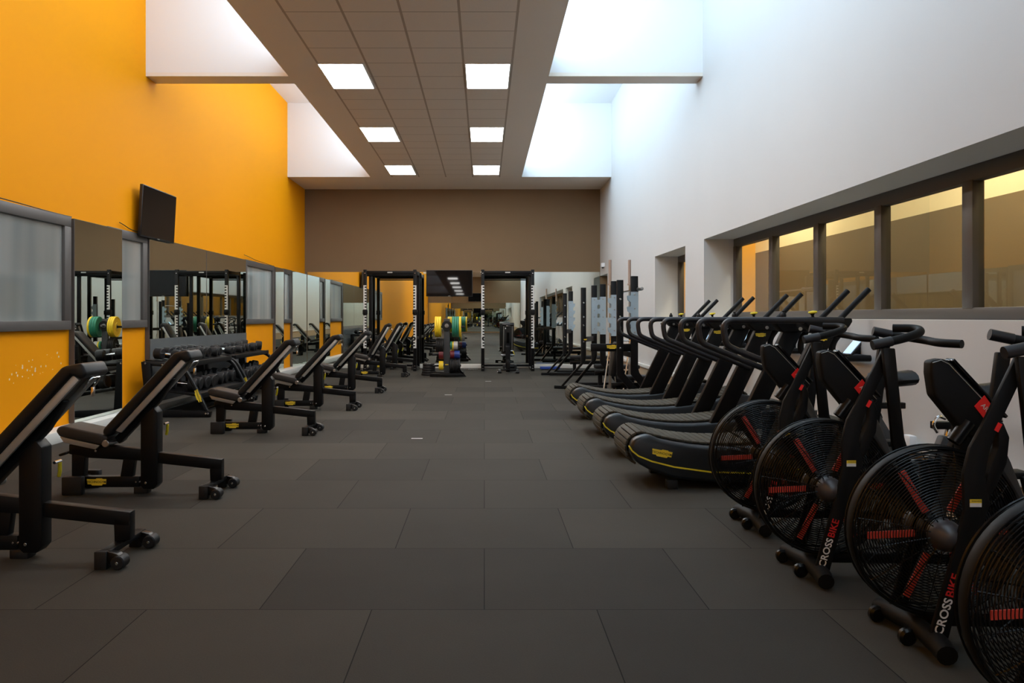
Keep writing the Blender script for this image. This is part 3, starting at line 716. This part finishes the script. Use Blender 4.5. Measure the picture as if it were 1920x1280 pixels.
    MB().lathe([(.024, 0), (.028, .0), (.028, .10), (.02, .10)], (.075, -.02, .80), (.6, 0, .8), 20).build('bottle_holder', 'black_gloss', t)
    MB().bar((.12, 0, .84), (.16, 0, .58), .05, .06, bev=.006).build('console_stem', 'black_frame', t)
    # swinging levers with handles
    for s, dx in ((-1, 0), (1, .19)):
        def L(x, z): return (x+dx*(z-.42)/.78, z)
        prof = [L(.205, 1.15), L(.265, 1.15), L(.285, .95), L(.31, .72), L(.36, .56), L(.46, .44), L(.42, .39), L(.31, .50), L(.255, .68), L(.23, .93)]
        lv = MB(); lv.prism(prof, *sorted((s*.195, s*.225)), .006); lo = lv.build('lever', 'black_frame', t)
        if s < 0: pts = [(.165, -.21, 1.165), (.31, -.21, 1.195), (.42, -.17, 1.225), (.455, -.06, 1.243), (.36, .0, 1.243)]
        else: pts = [(.36, .21, 1.225), (.47, .19, 1.20), (.57, .08, 1.18), (.56, -.06, 1.17), (.62, -.16, 1.168)]
        gr = MB(); gr.tube(pts, .021, 14, bend=.07); gr.build('handle', 'black_matte', lo)
        q0, q1 = Vector(pts[0]), Vector(pts[1]); dd = (q1-q0).normalized()
        MB().tube([q0-dd*.004, q0+dd*.09], .0245, 14).build('clamp', 'mill_rail', lo)
    return t
k0 = make_bike()
KL = 'black fan bike, '
for i, (x, y, lab) in enumerate(((1.80, 3.42, 'third from the treadmills, its whole wheel cage in view'), (1.705, 4.30, 'second from the treadmills, in the middle of the row'), (1.735, 5.26, 'next to the nearest treadmill, farthest of the row'), (1.75, 2.52, 'nearest the camera, cut by the right edge of the photo'))):
    o = k0 if i == 0 else copy_tree(k0)
    o.location = (x, y, 0); o['label'] = KL+lab; o['group'] = 'fan bikes along the white wall'

# ------------------------------------------------------------------ dumbbell racks and dumbbells
def make_rack(L):
    t = thing('dumbbell_rack', '', 'rack')      # local x: out from the wall, y: along it
    for y in (0.03, L-.03):
        e = MB()
        e.prism([(.10, .0), (.95, .0), (.97, .08), (.10, .10)], y-.03, y+.03, .005)
        e.prism([(.12, .08), (.22, .08), (.18, .72), (.06, .72)], y-.03, y+.03, .005)
        e.build('end_base', 'black_frame', t)
        a = MB(); a.tube([(.08, y, .70), (.45, y, .68), (.62, y, .62), (.72, y, .45), (.90, y, .08)], .030, 8, bend=.12); ao = a.build('end_arch', 'black_frame', t)
        a = MB(); a.tube([(.45, y-.035, .70), (.635, y-.035, .635), (.745, y-.035, .45), (.92, y-.035, .10)], .006, 6, bend=.10); a.build('arch_trim', 'dark_body', ao)
        b = MB()
        for x, z in ((.12, .70), (.34, .68), (.90, .05), (.93, .05)): b.disc((x, y-.045, z), (0, 1, 0), .012, .02, 10)
        b.build('bolts', 'chrome', ao)['kind'] = 'stuff'
    for z0, z1, x0, x1, nm in ((.66, .745, .60, .10, 'top_shelf'), (.26, .37, .80, .25, 'bottom_shelf')):
        s = MB(); s.prism([(x0, z0), (x0+.01, z0+.035), (x1, z1), (x1, z1-.03)], .05, L-.05, .003)
        s.box(x0-.005, x0+.02, .05, L-.05, z0-.02, z0+.045, .003); s.build(nm, 'black_frame', t)
    s = MB(); s.bar((.30, .05, .06), (.30, L-.05, .06), .06, .05); s.build('stretcher', 'black_frame', t)
    return t
RXW = XL+.10
dr = [make_rack(2.12), make_rack(2.12)]
for o, y, lab in ((dr[0], 11.0, 'two tier black dumbbell rack under the television, nearer of the two'), (dr[1], 13.24, 'two tier black dumbbell rack by the orange pillar, farther of the two')):
    o.location = (RXW, y, 0); o['label'] = lab; o['group'] = 'dumbbell racks at the mirrors'
    MM = Matrix.Translation((.80, -.005, .30)) @ Matrix.Rotation(math.radians(-75), 4, 'Y')
    badge(o, 0, 0, 0, .17, M=Matrix.Translation((.80, -.012, .28)) @ Matrix.Rotation(math.radians(70), 4, 'Y'))
def make_db(r):
    t = thing('dumbbell', '', 'dumbbell')
    for s in (-1, 1):
        h = MB(); h.lathe([(0, 0), (r*.86, 0), (r, .012), (r, .095), (r*.85, .108), (r*.5, .110), (0, .108)], (s*.070, 0, 0), (s, 0, 0), 14); ho = h.build('weight_head', 'rubber', t)
        MB().disc((s*.179, 0, 0), (s, 0, 0), r*.42, .003, 14).build('end_disc', 'black_gloss', ho)
    MB().lathe([(.013, -.075), (.013, -.055), (.0165, -.02), (.0165, .02), (.013, .055), (.013, .075)], (0, 0, 0), (1, 0, 0), 12).build('grip', 'chrome', t)
    return t
RS = (.058, .068, .078, .086)
protos = [make_db(r) for r in RS]
used = set()
ordn = ['first', 'second', 'third', 'fourth', 'fifth', 'sixth', 'seventh', 'eighth', 'ninth', 'tenth']
for ri, (ry, rn) in enumerate(((11.0, 'near'), (13.24, 'far'))):
    for ti, (xc, zc, sl, tn) in enumerate(((.35, .722, 5.8, 'top'), (.52, .336, 7.8, 'bottom'))):
        for k in range(8):
            pi = (0 if k < 3 else 1 if k < 7 else 2) if ti == 0 else (1 if k < 2 else 2 if k < 6 else 3)
            if ri == 0: pi = 2 if (ti == 0 and k < 6) else (3 if ti == 1 else 1)
            r = RS[pi]
            p = protos[pi]
            if pi in used: o = copy_tree(p)
            else: o = p; used.add(pi)
            o.location = (RXW+xc+random.uniform(-.03, .03), ry+.19+k*.247, zc+r+.006)
            o.rotation_euler = (0, math.radians(sl), random.uniform(-.22, .22))
            o['label'] = 'black dumbbell, %s from the camera, on the %s shelf of the %s dumbbell rack' % (ordn[k], tn, rn)
            o['group'] = 'dumbbells on the racks'

# ------------------------------------------------------------------ power racks at the back wall
def make_power_rack():
    t = thing('power_rack', '', 'rack')
    H = 2.44
    for s in (-1, 1):
        x = s*.60
        for y, nm in ((0, 'front_post'), (1.0, 'rear_post')):
            p = MB(); p.box(x-.04, x+.04, y-.04, y+.04, 0.03, H, .006); po = p.build(nm, 'black_frame', t)
            if y == 0:
                for z0, z1 in ((1.48, 2.06), (.55, 1.34), (.30, .42)):
                    if z1 < .5: continue
                    hp = MB(); hp.box(x-.036, x+.036, -.046, -.041, z0, z1)
                    hp.m(1); z = z0+.04
                    while z < z1-.03:
                        hp.prism([(x-s*.036, z), (x+s*.008, z+.004), (x+s*.008, z+.034), (x-s*.036, z+.034)], -.049, -.0455); z += .068
                    hp.build('hole_strip', ['strip_white', 'black_matte'], po, smooth=False)
        f = MB(); f.bar((x, -.10, .03), (x, 1.05, .03), .08, .06, bev=.006); f.build('base_rail', 'black_frame', t)
        f = MB(); f.bar((x, 0, H-.06), (x, 1.0, H-.06), .06, .08, bev=.006); f.build('top_rail', 'black_frame', t)
        j = MB(); j.box(x-.055, x+.055, -.06, .05, 1.36, 1.47, .006); j.box(x-.02, x+.02, -.14, -.04, 1.36, 1.40, .004); j.box(x-.02, x+.02, -.14, -.12, 1.36, 1.46, .004)
        j.build('bar_hook', 'black_matte', t)
        st = MB(); st.bar((x, -.05, .78), (x, .95, .78), .045, .06, bev=.006); st.build('safety_arm', 'black_frame', t)
        b = MB()
        for z in (2.35, .12, .06): b.disc((x, -.052, z), (0, 1, 0), .012, .012, 10)
        b.build('bolts', 'chrome', t)['kind'] = 'stuff'
    c = MB(); c.box(-.60, .60, -.035, .035, H-.11, H-.03, .006); c.build('front_crossbar', 'black_frame', t)
    c = MB(); c.box(-.60, .60, .965, 1.035, H-.11, H-.03, .006); c.build('rear_crossbar', 'black_frame', t)
    c = MB(); c.box(-.60, .60, .97, 1.03, .05, .11, .006); c.build('base_crossbar', 'black_frame', t)
    c = MB(); c.tube([(-.60, .12, H-.14), (.60, .12, H-.14)], .016, 10); c.build('pull_up_bar', 'black_matte', t)
    MB().box(-.06, .06, -.038, -.034, H-.085, H-.055).build('plate_logo', 'silver', t)
    return t
p0 = make_power_rack(); p0.location = (-2.27, 20.5, 0); p0['label'] = 'tall black power rack at the back wall, left one, beside the orange wall'
p1 = dup(p0, (.565, 20.5, 0), 0, 'tall black power rack at the back wall, right one, with a bench inside')
p0['group'] = p1['group'] = 'power racks at the back wall'

# ------------------------------------------------------------------ plate tree and its plates
tx_, ty_ = -.815, 18.55
t = thing('plate_tree', 'dark grey plate storage tree standing before the back mirror', 'rack', (tx_, ty_, 0))
MB().box(-.065, .065, -.045, .045, .06, 1.26, .006).build('column', 'dark_body', t)
b = MB(); b.bar((-.36, -.22, .05), (.36, -.22, .05), .07, .07, bev=.008); b.bar((-.36, .30, .05), (.36, .30, .05), .07, .07, bev=.008); b.box(-.06, .06, -.2, .3, .03, .10, .006)
b.prism([(.30, .10), (.42, .02), (.36, .02), (.22, .30)], -.24, -.20, .004); b.build('base', 'black_frame', t)
pg = []
for z in (1.085, .68, .48, .24):
    for s in (-1, 1): MB().disc((s*.06, 0, z), (s, 0, 0), .024, .33 if z > 1 else .25, 14).build('peg', 'black_gloss', t)
MB().disc((0, -.04, 1.11), (0, -1, 0), .024, .16, 14).build('peg', 'steel', t)
MB().box(-.035, .035, -.049, -.045, .255, .275).build('badge', 'label_yellow', t)
def plate(c, d, r, th, m_, lab, cat_='weight plate', grp='plates on the plate tree'):
    o = thing('weight_plate', lab, cat_, c, 0, grp)
    p = MB(); p.lathe([(.026, 0), (r*.40, 0), (r*.42, th*.12), (r*.84, th*.12), (r*.87, 0), (r*.97, 0), (r, th*.15), (r, th*.85), (r*.97, th), (r*.87, th), (r*.84, th*.88), (r*.42, th*.88), (r*.40, th), (.026, th), (.026, 0)], (0, 0, 0), d, 32)
    p.build('disc', m_, o)
    MB().lathe([(.027, -.001), (.045, -.001), (.045, th+.001), (.027, th+.001), (.027, -.001)], (0, 0, 0), d, 20).build('steel_ring', 'steel', o)
    return o
on = ['innermost', 'middle', 'outermost', 'fourth from the column', 'fifth from the column']
def row(s, z, r, ths, m_, nm, x0=.075):
    x = x0
    for i, th in enumerate(ths):
        mm = m_[i] if isinstance(m_, list) else m_
        plate((tx_+s*x, ty_, z), (s, 0, 0), r, th-.002, mm, '%s %s weight plate on the %s side of the plate tree' % ((on[i] if len(ths) > 1 else 'single'), nm[i] if isinstance(nm, list) else nm, 'left' if s < 0 else 'right'))
        x += th
row(-1, 1.085, .225, [.045, .045, .045], 'plate_yellow', 'large yellow', .125)
row(1, 1.085, .225, [.05, .05, .05, .045], ['plate_green', 'plate_green', 'plate_green', 'plate_yellow'], ['large green', 'large green', 'large green', 'large yellow'], .118)
row(-1, .68, .155, [.04, .04, .04, .04], 'rubber', 'medium black')
row(1, .68, .09, [.045, .03, .09], ['plate_green', 'plate_yellow', 'plate_white'], ['small green', 'small yellow', 'small pale grey'])
row(-1, .48, .105, [.10], 'plate_red', 'small red')
row(1, .48, .085, [.09, .12], ['plate_red', 'plate_blue_rubber'], ['small red', 'small blue'])
row(-1, .24, .10, [.10], 'plate_yellow', 'small yellow at the foot')
row(1, .24, .155, [.045]*5, 'rubber', 'black foot-level', .07)
plate((tx_, ty_-.05, 1.11), (0, -1, 0), .11, .035, 'rubber', 'small black weight plate facing the camera on top of the plate tree')
hn = ['bottom', 'second from bottom', 'middle', 'second from top', 'top']
for i in range(5):
    plate((-1.24+.008*(i % 2), 18.95, .002+.052*i), (0, 0, 1), .165-.008*i, .048, 'rubber', 'black weight plate lying flat beside the plate tree, %s of the stack' % hn[i], grp='flat stack of plates')
# ------------------------------------------------------------------ bench press racks on the right
def station(name, lab, loc, posts, blacks, bench, beams_, badges=()):
    t = thing(name, lab, 'bench press rack', loc)
    for (x, y, s, H) in posts:          # s: direction the leg splays to
        p = MB(); p.prism([(x-.05, H), (x+.05, H), (x+.05, .58), (x+.05+s*.02, .50), (x+.05+s*.38, .05), (x-.05+s*.34, .05), (x-.05, .48)], y-.04, y+.04, .006)
        po = p.build('post', 'black_frame', t)
        k = -s; z0, z1 = .99, 1.66
        pts = [(x+k*(-.052), z0), (x+k*(-.052), z1), (x+k*.055, z1)]
        z = z1-.02
        while z > z0+.12:
            pts += [(x+k*.055, z-.02), (x+k*.065, z-.045), (x+k*.09, z-.03), (x+k*.10, z-.045), (x+k*.09, z-.10), (x+k*.055, z-.13)]; z -= .16
        pts += [(x+k*.055, z0)]
        h = MB(); h.prism(pts, y-.048, y-.041); h.prism(pts, y+.041, y+.048); ho = h.build('hook_plate', 'plate_blue', po, smooth=False)
        b = MB()
        for z in (1.62, 1.42, 1.30, 1.08): b.disc((x, y-.048, z), (0, -1, 0), .012, .01, 10)
        b.build('bolts', 'steel', po)['kind'] = 'stuff'
    for (x, y, s, H) in blacks:
        p = MB(); p.prism([(x-.045, H), (x+.045, H), (x+.045, .58), (x+.045+s*.02, .50), (x+.045+s*.42, .05), (x-.045+s*.38, .05), (x-.045, .48)], y-.035, y+.035, .006)
        po = p.build('post', 'black_frame', t)
        b = MB()
        for z in (1.55, 1.30, 1.15, .86): b.disc((x, y-.035, z), (0, -1, 0), .014, .01, 10)
        b.build('bolts', 'chrome', po)['kind'] = 'stuff'
    for a, b_, w_, h_ in beams_: MB().bar(a, b_, w_, h_, bev=.006).build('crossbar', 'black_frame', t)
    bx0, bx1, by, tilt = bench
    fr = MB(); fr.bar((bx0, by, .28), (bx1, by, .28), .07, .08, bev=.006); fr.bar((bx0+.1, by, 0), (bx0+.1, by, .28), .07, .07); fr.bar((bx1-.1, by, 0), (bx1-.1, by, .28), .07, .07); fr.build('bench_frame', 'black_frame', t)
    pd = MB()
    if tilt: pd.box(bx0-.04, bx0+.045, by-.14, by+.14, .42, .93, .02, rot=Ry(math.radians(tilt)), piv=(bx0, by, .42))
    else: pd.box(bx0, bx1-.35, by-.14, by+.14, .36, .44, .02)
    pd.build('back_pad', 'leather', t)
    MB().box(bx1-.33 if not tilt else bx0+.10, bx1, by-.16, by+.16, .36, .43, .02).build('seat_pad', 'leather', t)
    for b_ in badges: badge(t, *b_)
    return t
# x, y local to the rack's own origin
station('bench_press_rack', 'black bench press rack farthest from the camera, by the back corner', (1.77, 18.7, 0),
        [(.20, .7, -1, 1.885)], [(0, 0, -1, 1.82)], (.15, 1.05, .35, 0),
        [((0, 0, .98), (.20, .7, .98), .05, .09), ((-.34, 0, .05), (1.0, 0, .05), .06, .07), ((-.12, .7, .05), (1.0, .7, .05), .06, .07), ((.9, -.05, .05), (.9, .75, .05), .07, .07), ((-.52, -.02, .05), (-.3, 0, .05), .06, .06)])
station('bench_press_rack', 'black bench press rack, middle of the three along the white wall', (1.76, 15.1, 0),
        [(.28, .7, -1, 1.885), (.36, .12, 1, 1.885)], [(0, 0, -1, 1.82)], (.25, 1.05, .40, 0),
        [((0, .02, .90), (.28, .7, .90), .05, .09), ((-.34, 0, .05), (1.05, 0, .05), .06, .07), ((-.08, .7, .05), (1.05, .7, .05), .06, .07), ((.95, -.05, .05), (.95, .75, .05), .07, .07), ((-.52, -.02, .06), (-.3, 0, .05), .06, .06)],
        [(.03, -.047, .90, .06)])
st = station('bench_press_rack', 'black bench press rack holding a barbell, nearest the treadmills', (2.15, 12.2, 0),
        [(0, 0, 1, 1.885), (-.03, 1.7, 1, 1.885)], [(-.24, -.22, 1, 1.82)], (-.25, .50, .5, 9),
        [((-.62, .02, .86), (0, .02, .86), .05, .11), ((-.45, 0, .05), (.5, 0, .05), .06, .07), ((-.3, 1.7, .05), (.5, 1.7, .05), .06, .07), ((-.40, 0, .05), (-.40, 1.7, .05), .06, .07), ((0, 0, .75), (-.03, 1.7, .75), .06, .08)],
        [(-.32, -.012, .87, .155)])
t = thing('barbell', 'chrome barbell lying in the hooks of the rack nearest the treadmills', 'barbell', (2.20, 12.95, 1.695))
MB().tube([(0, -.66, 0), (0, .66, 0)], .014, 12).build('shaft', 'chrome', t)
for s in (-1, 1):
    MB().lathe([(0, 0), (.036, 0), (.036, .03), (.025, .032), (.025, .42), (.018, .425), (0, .425)], (0, s*.655, 0), (0, s, 0), 18).build('sleeve', 'steel', t)
# upright barbell holder with two bars
t = thing('barbell_stand', 'chrome floor stand holding upright barbells by the white wall', 'stand', (2.30, 14.35, 0))
for x in (-.17, .16):
    MB().tube([(x-.14, -.12, .02), (x, 0, .95), (x+.12, .12, .02)], .014, 8).build('leg', 'chrome', t)
    MB().lathe([(.05, 0), (.05, .12), (.04, .12), (.04, .01), (0, .01)], (x, .06, .03), (0, 0, 1), 16).build('holder', 'steel', t)
MB().tube([(-.17, 0, .9), (.16, 0, .9)], .012, 8).build('crossbar', 'chrome', t)
MB().box(-.34, .32, -.14, .16, 0, .03, .006).build('base', 'steel', t)
for x, lab in ((2.13, 'barbell standing upright in the chrome stand, left one with a copper sleeve'), (2.46, 'barbell standing upright in the chrome stand, right one next to the rack post')):
    t = thing('barbell', lab, 'barbell', (x, 14.41, .085), 0, 'barbells standing upright')
    MB().tube([(0, 0, .42), (0, 0, 1.78)], .014, 12).build('shaft', 'chrome', t)
    MB().lathe([(0, 0), (.025, 0), (.025, .39), (.036, .39), (.036, .42), (0, .42)], (0, 0, 0), (0, 0, 1), 16).build('sleeve', 'steel', t)
    MB().lathe([(.036, 0), (.036, .03), (.025, .032), (.025, .43), (0, .43)], (0, 0, 1.75), (0, 0, 1), 16).build('sleeve', 'copper', t)

# ------------------------------------------------------------------ small things on the floor
t = thing('step_board', 'flat blue exercise step on the floor by the back mirror', 'step', (1.62, 21.0, 0))
MB().box(-.24, .24, -.14, .14, .02, .075, .01).build('deck', 'blue_mat', t); MB().box(-.22, .22, -.12, .12, 0, .02, .004).build('base', 'plug_black', t)
pts = [(-.50+.32*(i/24)+.02*math.sin(i*1.9), 20.9+.08*math.cos(i*1.3), .012) for i in range(25)]
tag(MB().tube(pts, .009, 6).build('chain', 'steel'), 'short steel chain lying on the floor before the back mirror', 'chain')
for x, y, lab in ((.08, 17.2, 'pale scuffed tape scrap on the floor, in front of the right power rack'), (-.60, 14.2, 'pale tape scrap on the floor beside the fifth bench'), (-.72, 9.1, 'pale tape scrap on the floor right of the third bench')):
    tag(MB().box(x-.06, x+.06, y-.02, y+.02, .0005, .002).build('tape_scrap', 'plate_white', smooth=False), lab, 'tape')
